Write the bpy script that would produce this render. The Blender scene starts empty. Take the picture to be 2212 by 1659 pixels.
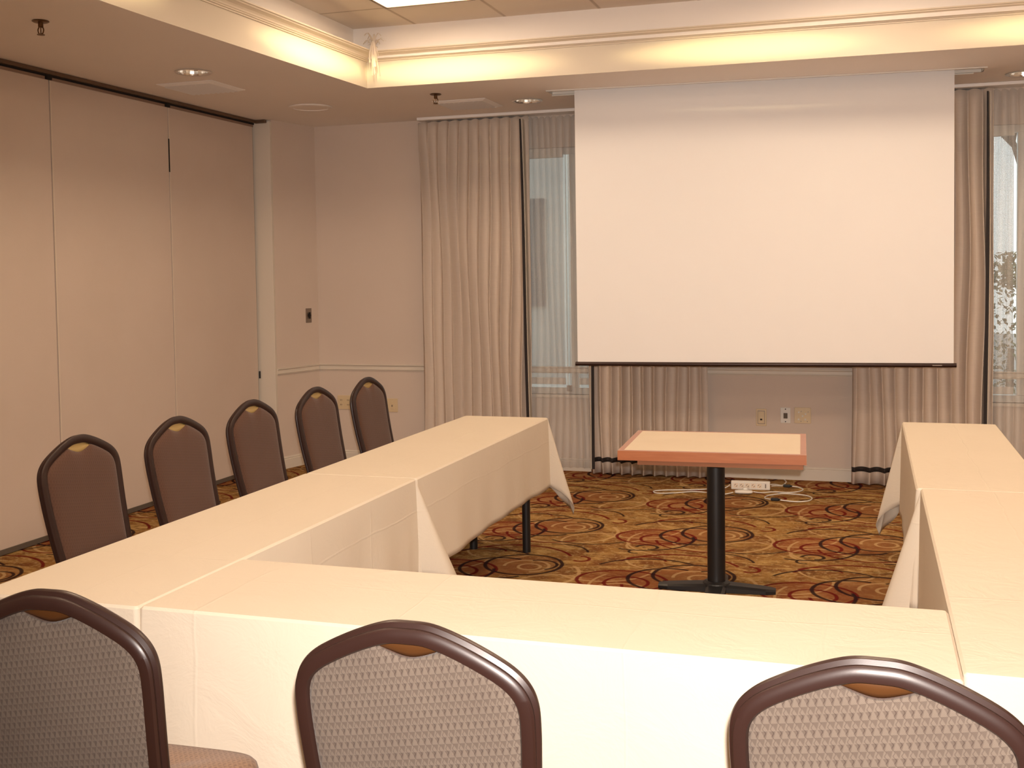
import bpy, bmesh, math, random
from math import pi, sin, cos, tan, radians as rad, sqrt, atan2
from mathutils import Vector, Matrix
random.seed(7)
C = bpy.context.scene.collection
scene = bpy.context.scene

# ------------------------------------------------------------------ materials
def srgb(r, g, b):
    def f(c):
        c /= 255.0
        return c/12.92 if c <= .04045 else ((c+.055)/1.055)**2.4
    return (f(r), f(g), f(b), 1)

class N:
    """small expression wrapper around shader nodes"""
    def __init__(s, mat): s.t = mat.node_tree; s.n = s.t.nodes; s.l = s.t.links
    def node(s, typ, **kw):
        n = s.n.new(typ)
        for k, v in kw.items(): setattr(n, k, v)
        return n
    def put(s, sock, v):
        if isinstance(v, bpy.types.NodeSocket): s.l.new(v, sock)
        elif v is not None: sock.default_value = v
    def m(s, op, a, b=None, c=None, clamp=False):
        n = s.n.new('ShaderNodeMath'); n.operation = op; n.use_clamp = clamp
        s.put(n.inputs[0], a)
        if b is not None: s.put(n.inputs[1], b)
        if c is not None: s.put(n.inputs[2], c)
        return n.outputs[0]
    def step(s, v, lo, hi):
        n = s.n.new('ShaderNodeMapRange'); n.clamp = True
        s.put(n.inputs[0], v); s.put(n.inputs[1], lo); s.put(n.inputs[2], hi)
        n.inputs[3].default_value = 0; n.inputs[4].default_value = 1
        return n.outputs[0]
    def mix(s, f, a, b):
        n = s.n.new('ShaderNodeMix'); n.data_type = 'RGBA'
        s.put(n.inputs[0], f); s.put(n.inputs[6], a); s.put(n.inputs[7], b)
        return n.outputs[2]
    def noise(s, vec, scale, detail=3, rough=.5, dist=0):
        n = s.n.new('ShaderNodeTexNoise'); n.inputs['Scale'].default_value = scale
        n.inputs['Detail'].default_value = detail; n.inputs['Roughness'].default_value = rough
        n.inputs['Distortion'].default_value = dist
        if vec is not None: s.l.new(vec, n.inputs['Vector'])
        return n.outputs['Fac']
    def obj(s):
        n = s.n.new('ShaderNodeTexCoord'); return n.outputs['Object']
    def xyz(s, v):
        n = s.n.new('ShaderNodeSeparateXYZ'); s.l.new(v, n.inputs[0]); return n.outputs
    def bump(s, h, strength=.3, dist=.01):
        n = s.n.new('ShaderNodeBump'); n.inputs['Strength'].default_value = strength
        n.inputs['Distance'].default_value = dist; s.l.new(h, n.inputs['Height']); return n.outputs[0]

def mat(name, col, rough=.6, metal=0, spec=.5, bump=None, var=None, trans=0, coat=0, sheen=0):
    """bump = (noise scale, strength, distance); var = (second colour, noise scale)"""
    m = bpy.data.materials.new(name); m.use_nodes = True
    k = N(m); b = k.n['Principled BSDF']
    b.inputs['Base Color'].default_value = col; b.inputs['Roughness'].default_value = rough
    b.inputs['Metallic'].default_value = metal; b.inputs['Specular IOR Level'].default_value = spec
    b.inputs['Coat Weight'].default_value = coat; b.inputs['Sheen Weight'].default_value = sheen
    o = None
    if bump or var: o = k.obj()
    if var:
        k.put(b.inputs['Base Color'], k.mix(k.step(k.noise(o, var[1], 4), .35, .65), col, var[0]))
    if bump:
        k.put(b.inputs['Normal'], k.bump(k.noise(o, bump[0], 3), bump[1], bump[2]))
    return m

def emit(name, col, s):
    m = bpy.data.materials.new(name); m.use_nodes = True
    b = m.node_tree.nodes['Principled BSDF']; b.inputs['Base Color'].default_value = col
    b.inputs['Emission Color'].default_value = col; b.inputs['Emission Strength'].default_value = s
    return m

M = {}
M['wall'] = mat('wall_paint', (.69, .59, .51, 1), .85, spec=.25, bump=(90, .12, .004), var=((.67, .57, .49, 1), 1.3))
M['trimpaint'] = mat('trim_paint', (.72, .66, .57, 1), .5, spec=.4)
M['crown'] = mat('crown_paint', (.74, .65, .52, 1), .5, spec=.4)
M['ceiling'] = mat('ceiling_paint', (.88, .83, .78, 1), .9, spec=.2, bump=(120, .1, .003), var=((.86, .81, .76, 1), 1.1))
M['soffitface'] = mat('cove_paint', (.72, .65, .54, 1), .85, spec=.2)
M['partition'] = mat('partition_vinyl', (.67, .565, .485, 1), .8, spec=.25, bump=(260, .25, .003), var=((.65, .545, .465, 1), 2.0))
M['bronze'] = mat('bronze_track', srgb(112, 92, 74), .45, metal=.5)
M['toprail'] = mat('top_seal', srgb(150, 124, 108), .6)
M['dark'] = mat('dark_gap', srgb(24, 18, 16), .8)
M['seal'] = mat('rubber_sweep', srgb(96, 86, 76), .7)
M['plastic'] = mat('white_plastic', srgb(225, 222, 215), .35)
M['ivory'] = mat('ivory_plastic', srgb(216, 196, 160), .4)
M['steelplate'] = mat('steel_plate', srgb(150, 138, 128), .35, metal=.7)
M['cream'] = mat('cream_edge', srgb(228, 214, 196), .6)
M['ventwhite'] = mat('vent_enamel', (.92, .90, .88, 1), .45)
M['louver'] = mat('louver_enamel', (.78, .77, .76, 1), .5)
M['brass'] = mat('aged_brass', srgb(110, 84, 58), .35, metal=.9)
M['brass2'] = mat('gold_insert', (.10, .038, .010, 1), .45, metal=.3)
M['gold'] = mat('gold_plate', (.46, .32, .12, 1), .4, metal=.3)
M['black'] = mat('black_steel', srgb(24, 23, 24), .42, spec=.5)
M['blackplug'] = mat('black_rubber', srgb(22, 20, 20), .5)
M['chairframe'] = mat('brown_frame_paint', srgb(44, 26, 22), .38, spec=.5, coat=.05, bump=(900, .06, .001))
M['woodedge'] = None
M['laminate'] = mat('cream_laminate', (.66, .55, .40, 1), .38, spec=.4, var=((.64, .53, .38, 1), 6))
M['screen'] = mat('matte_screen', (.86, .85, .85, 1), .9, spec=.1)
M['screenback'] = mat('screen_bar', srgb(52, 32, 26), .35, metal=.3)
M['chrome'] = mat('chrome', (.86, .84, .80, 1), .22, metal=1)
M['concrete'] = mat('pavement', (.35, .35, .34, 1), .9, var=((.30, .30, .29, 1), 2))
M['facade'] = mat('grey_facade', (.52, .53, .50, 1), .9, var=((.45, .46, .44, 1), .8))
M['bark'] = mat('bark', (.10, .07, .05, 1), .9, bump=(20, .5, .02))
M['leaf'] = mat('leaf', (.07, .11, .05, 1), .8, var=((.11, .15, .07, 1), 9))
M['bulb_glint'] = emit('bulb_flash_glint', (1, .88, .7, 1), 7.0)  # emission stands in for the flash glinting in the downlight reflectors

def wood():
    m = bpy.data.materials.new('cherry_edge'); m.use_nodes = True; k = N(m); b = k.n['Principled BSDF']
    w = k.node('ShaderNodeMapping'); k.l.new(k.obj(), w.inputs[0]); w.inputs['Scale'].default_value = (2, 30, 30)
    f = k.noise(w.outputs[0], 3, 4, .6, .5)
    k.put(b.inputs['Base Color'], k.mix(f, (.30, .085, .025, 1), (.46, .17, .07, 1)))
    b.inputs['Roughness'].default_value = .35; b.inputs['Coat Weight'].default_value = .3
    return m
M['woodedge'] = wood()

def cloth_mat(name, creases):
    m = bpy.data.materials.new(name); m.use_nodes = True; k = N(m); b = k.n['Principled BSDF']
    o = k.obj(); x, y, z = k.xyz(o)
    b.inputs['Roughness'].default_value = .85; b.inputs['Specular IOR Level'].default_value = .15
    k.put(b.inputs['Base Color'], k.mix(k.noise(o, 2.5, 3), (.63, .555, .45, 1), (.66, .585, .48, 1)))
    weave = k.m('MULTIPLY', k.m('SINE', k.m('MULTIPLY', x, 1500)), k.m('SINE', k.m('MULTIPLY', k.m('ADD', y, z), 1500)))
    # pressed fold lines: sharp creases on the long laundering folds, slightly wandering
    wob = k.m('MULTIPLY', k.m('SUBTRACT', k.noise(o, 3, 2), .5), .05)
    h = k.m('MULTIPLY', weave, .03)
    for ax, pos, w in creases:
        ax = (x, y, z)[ax]
        d = k.m('ABSOLUTE', k.m('SUBTRACT', k.m('ADD', ax, wob), pos))
        h = k.m('ADD', h, k.m('SUBTRACT', 1, k.step(d, 0, w)))
    wr = k.noise(o, 6, 5, .65, 1.2)
    h2 = k.m('ADD', k.m('MULTIPLY', h, .35), k.m('MULTIPLY', wr, 1.6))
    k.put(b.inputs['Normal'], k.bump(h2, .35, .006))
    return m
M['linen'] = cloth_mat('table_linen', ((1, .47, .006), (1, -.46, .006), (0, .02, .005), (2, -.135, .006), (1, 0, .004)))
M['linen_front'] = cloth_mat('table_linen_front', ((0, -.82, .007), (0, -.30, .004), (0, .28, .004), (0, .70, .005), (1, .05, .004)))

def fabric(name, light, dark, p=.0125, contrast=1.0, axes='xz'):
    m = bpy.data.materials.new(name); m.use_nodes = True; k = N(m); b = k.n['Principled BSDF']
    o = k.obj(); c = k.xyz(o); X = c[0]; Z = c[2] if axes == 'xz' else c[1]
    u = k.m('DIVIDE', k.m('ADD', k.m('MULTIPLY', X, .985), k.m('MULTIPLY', Z, .17)), p)
    v = k.m('DIVIDE', k.m('SUBTRACT', k.m('MULTIPLY', Z, .985), k.m('MULTIPLY', X, .17)), p)
    # offset every other row so the motifs fall on diagonals
    sh = k.m('MULTIPLY', k.m('FLOOR', v), .5)
    u2 = k.m('FRACT', k.m('ADD', u, sh)); v2 = k.m('FRACT', v)
    # little wedge motif: half of the cell dark, half light with a slanted border
    wedge = k.step(k.m('SUBTRACT', k.m('ABSOLUTE', k.m('SUBTRACT', u2, .5)), k.m('MULTIPLY', v2, .42)), -.06, .06)
    line = k.m('ABSOLUTE', k.m('SUBTRACT', k.m('FRACT', k.m('ADD', u, k.m('MULTIPLY', k.m('SINE', k.m('MULTIPLY', v, 2*pi)), .14))), .5))
    line = k.step(line, .03, .10)
    tw = k.m('FRACT', k.m('MULTIPLY', k.m('ADD', u, v), 4))
    tw = k.step(tw, .2, .6)
    f = k.m('ADD', k.m('MULTIPLY', wedge, .42*contrast), k.m('MULTIPLY', line, .40*contrast), clamp=True)
    f = k.m('ADD', f, k.m('MULTIPLY', tw, .12*contrast), clamp=True)
    f = k.m('MULTIPLY', f, k.m('ADD', .75, k.m('MULTIPLY', k.noise(o, 9, 2), .5)), clamp=True)
    k.put(b.inputs['Base Color'], k.mix(f, dark, light))
    b.inputs['Roughness'].default_value = .9; b.inputs['Specular IOR Level'].default_value = .15
    b.inputs['Sheen Weight'].default_value = .15
    k.put(b.inputs['Normal'], k.bump(f, .5, .0015))
    return m
M['backfabric'] = fabric('patterned_back_fabric', (.150, .118, .094, 1), (.055, .038, .031, 1), p=.0132)
M['padfabric'] = fabric('brown_pad_fabric', (.115, .058, .038, 1), (.08, .040, .027, 1), contrast=.8)
M['seatfabric'] = fabric('brown_seat_fabric', (.27, .165, .10, 1), (.13, .07, .045, 1), axes='xy')

def curtain_mat():
    m = bpy.data.materials.new('drapery'); m.use_nodes = True; k = N(m); b = k.n['Principled BSDF']
    w = k.node('ShaderNodeMapping'); k.l.new(k.obj(), w.inputs[0]); w.inputs['Scale'].default_value = (6, 6, 160)
    f = k.noise(w.outputs[0], 1.5, 3, .6)
    k.put(b.inputs['Base Color'], k.mix(f, (.62, .53, .45, 1), (.70, .60, .515, 1)))
    b.inputs['Roughness'].default_value = .8; b.inputs['Specular IOR Level'].default_value = .2
    k.put(b.inputs['Normal'], k.bump(f, .15, .002))
    return m
M['drape'] = curtain_mat()
M['drapetrim'] = mat('black_braid', srgb(38, 30, 28), .7)
M['lining'] = mat('curtain_lining', srgb(205, 196, 180), .8)

def sheer_mat(name, col, base, thread=0.0, cell=.006):
    m = bpy.data.materials.new(name); m.use_nodes = True; k = N(m)
    out = k.n['Material Output']; b = k.n['Principled BSDF']
    b.inputs['Base Color'].default_value = col; b.inputs['Roughness'].default_value = .8
    t = k.node('ShaderNodeBsdfTransparent'); mx = k.node('ShaderNodeMixShader')
    x, y, z = k.xyz(k.obj())
    gx = k.step(k.m('ABSOLUTE', k.m('SUBTRACT', k.m('FRACT', k.m('DIVIDE', x, cell)), .5)), .32, .38)
    gz = k.step(k.m('ABSOLUTE', k.m('SUBTRACT', k.m('FRACT', k.m('DIVIDE', z, cell)), .5)), .32, .38)
    g = k.m('MAXIMUM', gx, gz)
    f = k.m('ADD', base, k.m('MULTIPLY', g, thread), clamp=True)
    k.l.new(f, mx.inputs[0]); k.l.new(t.outputs[0], mx.inputs[1]); k.l.new(b.outputs[0], mx.inputs[2])
    k.l.new(mx.outputs[0], out.inputs[0])
    return m
M['sheer'] = sheer_mat('sheer_voile', (.84, .81, .77, 1), .26, .0)
M['mesh'] = sheer_mat('shade_mesh', (.52, .50, .46, 1), .12, .42, .010)

def glass_mat():
    m = bpy.data.materials.new('window_glass'); m.use_nodes = True; k = N(m); out = k.n['Material Output']
    k.n.remove(k.n['Principled BSDF'])
    t = k.node('ShaderNodeBsdfTransparent'); g = k.node('ShaderNodeBsdfGlossy'); g.inputs['Roughness'].default_value = .02
    fr = k.node('ShaderNodeFresnel'); mx = k.node('ShaderNodeMixShader')
    t.inputs[0].default_value = (.86, .9, .89, 1)
    k.l.new(fr.outputs[0], mx.inputs[0]); k.l.new(t.outputs[0], mx.inputs[1]); k.l.new(g.outputs[0], mx.inputs[2])
    k.l.new(mx.outputs[0], out.inputs[0]); return m
M['glass'] = glass_mat()

def tile_mat():
    m = bpy.data.materials.new('ceiling_tiles'); m.use_nodes = True; k = N(m); b = k.n['Principled BSDF']
    o = k.obj(); x, y, z = k.xyz(o)
    T = .635
    def seam(v, off):
        d = k.m('ABSOLUTE', k.m('SUBTRACT', k.m('FRACT', k.m('ADD', k.m('DIVIDE', k.m('SUBTRACT', v, off), T), .5)), .5))
        return k.m('SUBTRACT', 1, k.step(d, .010, .022))
    s = k.m('MAXIMUM', seam(x, -2.92), seam(y, 6.585))
    k.put(b.inputs['Base Color'], k.mix(s, (.74, .66, .58, 1), (.50, .42, .35, 1)))
    h = k.m('SUBTRACT', k.m('MULTIPLY', k.noise(o, 180, 2), .15), s)
    k.put(b.inputs['Normal'], k.bump(h, .4, .004)); b.inputs['Roughness'].default_value = .9
    return m
M['tiles'] = tile_mat()

def carpet_mat():
    m = bpy.data.materials.new('swirl_carpet'); m.use_nodes = True; k = N(m); b = k.n['Principled BSDF']
    o = k.obj(); c = k.xyz(o); TX, TY = .935, .985
    wx = k.m('MULTIPLY', k.m('SUBTRACT', k.noise(o, 5, 2), .5), .012)
    X = k.m('ADD', c[0], wx); Y = k.m('ADD', c[1], wx)
    def wrap(v, c0, T):
        return k.m('MULTIPLY', k.m('SUBTRACT', k.m('FRACT', k.m('ADD', k.m('DIVIDE', k.m('SUBTRACT', v, c0), T), .5)), .5), T)
    cache = {}
    def polar(cx, cy, ky=1.0):
        key = (cx, cy, ky)
        if key not in cache:
            dx = wrap(X, cx, TX); dy = wrap(Y, cy, TY)
            dy2 = k.m('DIVIDE', dy, ky)
            r = k.m('SQRT', k.m('ADD', k.m('MULTIPLY', dx, dx), k.m('MULTIPLY', dy2, dy2)))
            cache[key] = (r, k.m('ARCTAN2', dy2, dx))
        return cache[key]
    def arc(cx, cy, r0, w=.0085, a0=None, a1=None, ky=1.0, spiral=0, ws=1.42):
        r, a = polar(cx, cy, ky)
        tgt = k.m('ADD', r0, k.m('MULTIPLY', a, spiral)) if spiral else r0
        d = k.m('ABSOLUTE', k.m('SUBTRACT', r, tgt))
        w = w*ws; f = k.m('SUBTRACT', 1, k.step(d, w*.6, w*1.15))
        if a0 is not None:
            mid = (a0+a1)/2; half = (a1-a0)/2
            da = k.m('ABSOLUTE', k.m('WRAP', k.m('SUBTRACT', a, mid), pi, -pi))
            f = k.m('MULTIPLY', f, k.m('SUBTRACT', 1, k.step(da, half-.04, half)))
        return f
    # ground: mottled gold / olive / rust
    n1 = k.noise(o, 4.2, 5, .65, .6); n2 = k.noise(o, 11, 5, .7, .3); n3 = k.noise(o, 34, 3, .6)
    mp = k.node('ShaderNodeMapping'); k.l.new(o, mp.inputs[0]); mp.inputs['Rotation'].default_value = (0, 0, .5); mp.inputs['Scale'].default_value = (1.0, 2.2, 1)
    n4 = k.noise(mp.outputs[0], 5.5, 6, .72, .8)
    base = k.mix(k.step(n1, .40, .60), (.19, .075, .025, 1), (.33, .175, .055, 1))
    base = k.mix(k.m('MULTIPLY', k.step(n4, .47, .66), .72), base, (.62, .42, .155, 1))
    base = k.mix(k.m('MULTIPLY', k.step(n2, .52, .62), .6), base, (.15, .075, .028, 1))
    base = k.mix(k.m('MULTIPLY', k.step(n3, .54, .64), .5), base, (.56, .40, .19, 1))
    # rust and brown discs inside the motifs
    for (cx, cy, r0, col, amt) in ((-1.23, 6.64, .225, (.27, .065, .028, 1), .62), (-.885, 6.82, .20, (.27, .11, .045, 1), .5),
                                   (-1.0, 6.74, .20, (.30, .085, .035, 1), .4), (-.86, 6.62, .27, (.22, .10, .035, 1), .35)):
        r, a = polar(cx, cy)
        inside = k.m('SUBTRACT', 1, k.step(k.m('ADD', r, k.m('MULTIPLY', k.m('SUBTRACT', n2, .5), .16)), r0-.02, r0+.01))
        base = k.mix(k.m('MULTIPLY', inside, amt*.8), base, col)
    def layer(col, arcs, base):
        f = None
        for a in arcs: f = arc(**a) if f is None else k.m('MAXIMUM', f, arc(**a))
        return k.mix(k.m('MULTIPLY', f, .93 if col[0] < .4 else .7), base, col)
    A = lambda cx, cy, r, **kw: dict(cx=cx, cy=cy, r0=r, **kw)
    base = layer((.56, .37, .17, 1), [A(-.84, 6.78, .062, w=.007), A(-.86, 6.79, .125, w=.007, a0=-1.2, a1=3.4),
        A(-.84, 6.66, .30, w=.008, a0=-2.7, a1=.7), A(-1.2, 6.42, .16, w=.007, a0=.6, a1=4.4), A(-.62, 6.45, .21, w=.006, a0=1.0, a1=4.2),
        A(-1.38, 6.86, .27, w=.006, a0=-2.4, a1=.2), A(-1.02, 6.56, .36, w=.006, a0=2.6, a1=4.6), A(-1.1, 7.1, .20, w=.006, a0=3.2, a1=5.9)], base)
    base = layer((.14, .008, .008, 1), [A(-1.23, 6.64, .237, ky=.80), A(-1.2, 6.60, .113, w=.008), A(-.99, 6.88, .36, w=.008, a0=.5, a1=2.75),
        A(-.615, 7.005, .055, w=.008, a0=-2.2, a1=1.7, spiral=.006), A(-1.19, 7.02, .13, w=.006, a0=.4, a1=2.6), A(-.95, 6.62, .27, w=.007, a0=3.3, a1=5.6)], base)
    base = layer((.022, .010, .012, 1), [A(-.885, 6.82, .212), A(-1.0, 6.72, .212, w=.0085, a0=1.2, a1=5.6), A(-1.3, 6.60, .30, w=.0075, a0=-1.9, a1=.35),
        A(-1.225, 6.375, .048, w=.008, a0=-1.6, a1=3.6, spiral=.008), A(-1.28, 6.27, .04, w=.006, a0=2.5, a1=5.2), A(-.80, 7.12, .20, w=.006, a0=.2, a1=1.9), A(-1.12, 6.78, .33, w=.007, a0=.9, a1=2.7), A(-.70, 6.70, .33, w=.006, a0=-2.2, a1=-.7),
        A(-.80, 6.83, .10, w=.007, a0=-1.0, a1=2.2)], base)
    k.put(b.inputs['Base Color'], base)
    b.inputs['Roughness'].default_value = 1; b.inputs['Specular IOR Level'].default_value = .05
    k.put(b.inputs['Normal'], k.bump(k.noise(o, 500, 2), .5, .004))
    return m
M['carpet'] = carpet_mat()

# ------------------------------------------------------------------ geometry helpers
def tag(o, label, cat, group=None):
    o['label'] = label; o['category'] = cat
    if group: o['group'] = group
    return o
def thing(name, label, cat, loc=(0, 0, 0), rz=0, group=None):
    o = bpy.data.objects.new(name, None); C.objects.link(o); o.empty_display_size = .05
    o.location = loc; o.rotation_euler = (0, 0, rz)
    return tag(o, label, cat, group)
def obj(name, bm, m, parent=None, smooth=False, loc=None, rz=None):
    me = bpy.data.meshes.new(name)
    bmesh.ops.recalc_face_normals(bm, faces=bm.faces)
    bm.to_mesh(me); bm.free()
    if smooth:
        for p in me.polygons: p.use_smooth = True
        try: me.set_sharp_from_angle(angle=rad(38))
        except Exception: pass
    me.materials.append(m)
    o = bpy.data.objects.new(name, me); C.objects.link(o)
    if loc: o.location = loc
    if rz: o.rotation_euler = (0, 0, rz)
    if parent: o.parent = parent
    return o
def struct(name, bm, m, parent=None, **kw):
    o = obj(name, bm, m, parent, **kw)
    if not parent: o['kind'] = 'structure'
    return o
def dup(root, loc, rz, label, group=None):
    r = root.copy(); C.objects.link(r); r.location = loc; r.rotation_euler = (0, 0, rz); r['label'] = label
    if group: r['group'] = group
    for ch in list(root.children):
        c = ch.copy(); C.objects.link(c); c.parent = r
        for g in ch.children:
            d = g.copy(); C.objects.link(d); d.parent = c
    return r
def B(): return bmesh.new()
def box(bm, x0, x1, y0, y1, z0, z1, bev=0, mtx=None, seg=2):
    r = bmesh.ops.create_cube(bm, size=1)
    vs = r['verts']
    for v in vs:
        v.co = Vector(((x0+x1)/2+v.co.x*(x1-x0), (y0+y1)/2+v.co.y*(y1-y0), (z0+z1)/2+v.co.z*(z1-z0)))
    if bev:
        es = list({e for v in vs for e in v.link_edges})
        rr = bmesh.ops.bevel(bm, geom=es, offset=bev, segments=seg, affect='EDGES', profile=.5)
        vs = list({v for f in rr['faces'] for v in f.verts} | {v for v in vs if v.is_valid})
    if mtx: bmesh.ops.transform(bm, matrix=mtx, verts=[v for v in vs if v.is_valid])
    return bm
def bx(*a, **k): return box(B(), *a, **k)
def ring_loft(bm, rings, closed=True, cap=True):
    vr = [[bm.verts.new(p) for p in r] for r in rings]
    n = len(rings[0])
    for a, b in zip(vr, vr[1:]):
        for i in range(n if closed else n-1):
            j = (i+1) % n
            bm.faces.new((a[i], a[j], b[j], b[i]))
    if cap and closed:
        bm.faces.new(vr[0][::-1]); bm.faces.new(vr[-1])
    return bm
def lathe(bm, prof, n=32, c=(0, 0, 0), cap=False):
    rings = [[(c[0]+r*cos(2*pi*i/n), c[1]+r*sin(2*pi*i/n), c[2]+z) for i in range(n)] for r, z in prof]
    return ring_loft(bm, rings, True, cap)
def tube(bm, pts, r, n=10, cap=True):
    pts = [Vector(p) for p in pts]; rings = []
    up = Vector((0, 0, 1)); prev = None
    for i, p in enumerate(pts):
        t = (pts[min(i+1, len(pts)-1)]-pts[max(i-1, 0)]).normalized()
        if prev is None:
            a = t.cross(up)
            if a.length < .01: a = t.cross(Vector((1, 0, 0)))
            a.normalize()
        else:
            a = (prev - t*prev.dot(t)).normalized()
        prev = a; b = t.cross(a)
        rr = r[i] if isinstance(r, (list, tuple)) else r
        rings.append([p+a*rr*cos(2*pi*k/n)+b*rr*sin(2*pi*k/n) for k in range(n)])
    return ring_loft(bm, rings, True, cap)
def spline(pts, n=8):
    out = []; P = [Vector(p) for p in pts]
    for i in range(len(P)-1):
        p0, p1, p2, p3 = P[max(i-1, 0)], P[i], P[i+1], P[min(i+2, len(P)-1)]
        for j in range(n):
            t = j/n
            out.append(.5*((2*p1)+(p2-p0)*t+(2*p0-5*p1+4*p2-p3)*t*t+(3*p1-p0-3*p2+p3)*t**3))
    out.append(P[-1]); return out
def poly_holes(bm, outer, holes, z):
    """flat face with holes"""
    es = []
    for loop in [outer]+holes:
        vs = [bm.verts.new((p[0], p[1], z)) for p in loop]
        es += [bm.edges.new((vs[i], vs[(i+1) % len(vs)])) for i in range(len(vs))]
    bmesh.ops.triangle_fill(bm, use_beauty=True, use_dissolve=False, edges=es, normal=(0, 0, 1))
    return bm
def circ(cx, cy, r, n=32): return [(cx+r*cos(2*pi*i/n), cy+r*sin(2*pi*i/n)) for i in range(n)]
def sweep_profile(bm, path, prof):
    """sweep an (out, z) profile along a horizontal polyline; 'out' is to the left of travel"""
    P = [Vector((p[0], p[1], 0)) for p in path]; rings = []
    for i, p in enumerate(P):
        d0 = (P[i]-P[i-1]).normalized() if i > 0 else None
        d1 = (P[i+1]-P[i]).normalized() if i < len(P)-1 else None
        if d0 is None: nn = Vector((-d1.y, d1.x, 0))
        elif d1 is None: nn = Vector((-d0.y, d0.x, 0))
        else:
            a = Vector((-d0.y, d0.x, 0)); b = Vector((-d1.y, d1.x, 0)); nn = (a+b)/(1+a.dot(b))
        rings.append([p+nn*o+Vector((0, 0, z)) for o, z in prof])
    return ring_loft(bm, rings, True, True)

# ------------------------------------------------------------------ room dimensions
H = 2.90            # lower ceiling
HU = 3.30           # raised ceiling
YB = 8.75           # back wall
XP = -4.83          # partition face
XR = 3.30; YF = -3.2
JX, JY = -4.69, 8.22   # jamb corner

# floor
struct('floor', bx(XP-.4, XR+.2, YF-.2, YB+.2, -.1, 0), M['carpet'])

# back wall with window openings
W1 = (-2.95, -1.55, .62, 2.62); W2 = (.45, 2.35, .62, 2.62)
def wall_xz(x0, x1, z0, z1, y0, y1, holes):
    bm = B(); xs = sorted({x0, x1}|{v for h in holes for v in h[:2]}); zs = sorted({z0, z1}|{v for h in holes for v in h[2:]})
    for a, b in zip(xs, xs[1:]):
        for c, d in zip(zs, zs[1:]):
            if any(h[0] <= a and b <= h[1] and h[2] <= c and d <= h[3] for h in holes): continue
            box(bm, a, b, y0, y1, c, d)
    bmesh.ops.remove_doubles(bm, verts=bm.verts, dist=1e-5)
    return bm
struct('wall_back', wall_xz(-4.9, XR+.2, 0, 3.6, YB, YB+.18, [W1, W2]), M['wall'])
struct('wall_right', bx(XR, XR+.15, YF, YB, 0, 3.6), M['wall'])
struct('wall_front', bx(XP-.3, XR+.15, YF-.15, YF, 0, 3.6), M['wall'])
# left wall: short slanted return between partition jamb and corner, upper bulkhead behind the partition track
bm = B()
ring_loft(bm, [[(JX, JY, z), (-4.57, YB, z), (-5.1, YB, z), (-5.1, JY, z)] for z in (0, H)])
struct('wall_left', bm, M['wall'])
struct('wall_left_backing', bx(-5.1, -4.95, YF, JY, 0, 3.6), M['wall'])

# low ceiling with tray opening, recesses and screen slot
SX0, SY0 = -3.295, 7.102
tray = [(-3.42, 4.0), (-3.50, .6), (2.2, .6), (2.2, 7.245), (SX0, SY0)]
tray = [(-3.295, 7.102), (-3.39, 4.8), (-3.46, .6), (2.3, .6), (2.3, 7.247)]
DL = [(-4.035, 6.128), (-2.436, 8.07), (.985, 8.262)]
MORE_DL = [(-4.05, 3.9), (-4.05, 1.2), (2.75, 5.5), (2.75, 2.0)]
def sline(x): return 7.80+.075*(x+2.1)          # line of the projection screen
slot = [(-2.19, sline(-2.19)-.105), (.72, sline(.72)-.105), (.72, sline(.72)+.105), (-2.19, sline(-2.19)+.105)]
bm = B()
poly_holes(bm, [(-5.1, YF-.1), (XR+.1, YF-.1), (XR+.1, YB+.1), (-5.1, YB+.1)], [tray, slot]+[circ(x, y, .098) for x, y in DL+MORE_DL], H)
cl = struct('ceiling', bm, M['ceiling'])
bm = B()
utray = [(-3.375, 7.066), (-3.40, 4.8), (-3.46, .6), (2.3, .6), (2.3, 7.19)]
ring_loft(bm, [[(p[0], p[1], H-.0015) for p in tray], [(p[0], p[1], H+.19) for p in tray]], cap=False)
obj('cove_face', bm, M['soffitface'], cl)
bm = B()
ring_loft(bm, [[(p[0], p[1], H+.19) for p in utray], [(p[0], p[1], HU+.02) for p in utray]], cap=False)
obj('upper_cove_face', bm, M['ceiling'], cl)
bm = B(); v = [bm.verts.new((x, y, HU)) for x, y in ((-3.6, .4), (2.5, .4), (2.5, 7.5), (-3.6, 7.5))]; bm.faces.new(v)
obj('raised_ceiling', bm, M['tiles'], cl)
struct('roof_slab', bx(-5.3, XR+.2, YF-.2, YB+.2, 3.6, 3.75), M['ceiling'])

# crown moulding around the tray (profile: out towards room, z)
path = [(p[0], p[1]) for p in tray]
pr = [(0, .192), (.012, .192), (.014, .205), (.026, .207), (.028, .216), (.036, .222), (.040, .236), (.052, .252), (.070, .262), (.086, .268), (.090, .280), (.104, .283), (.104, .296), (.0, .296)]
pr = [(o*.78, .176+(z-.192)*.060/.104) for o, z in pr]
bm = B()
cp = [tray[2], tray[1], tray[0], tray[4], tray[3]]
sweep_profile(bm, cp, [(-o, H+z) for o, z in pr])
crown = struct('trim_1', bm, M['crown'])

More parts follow.
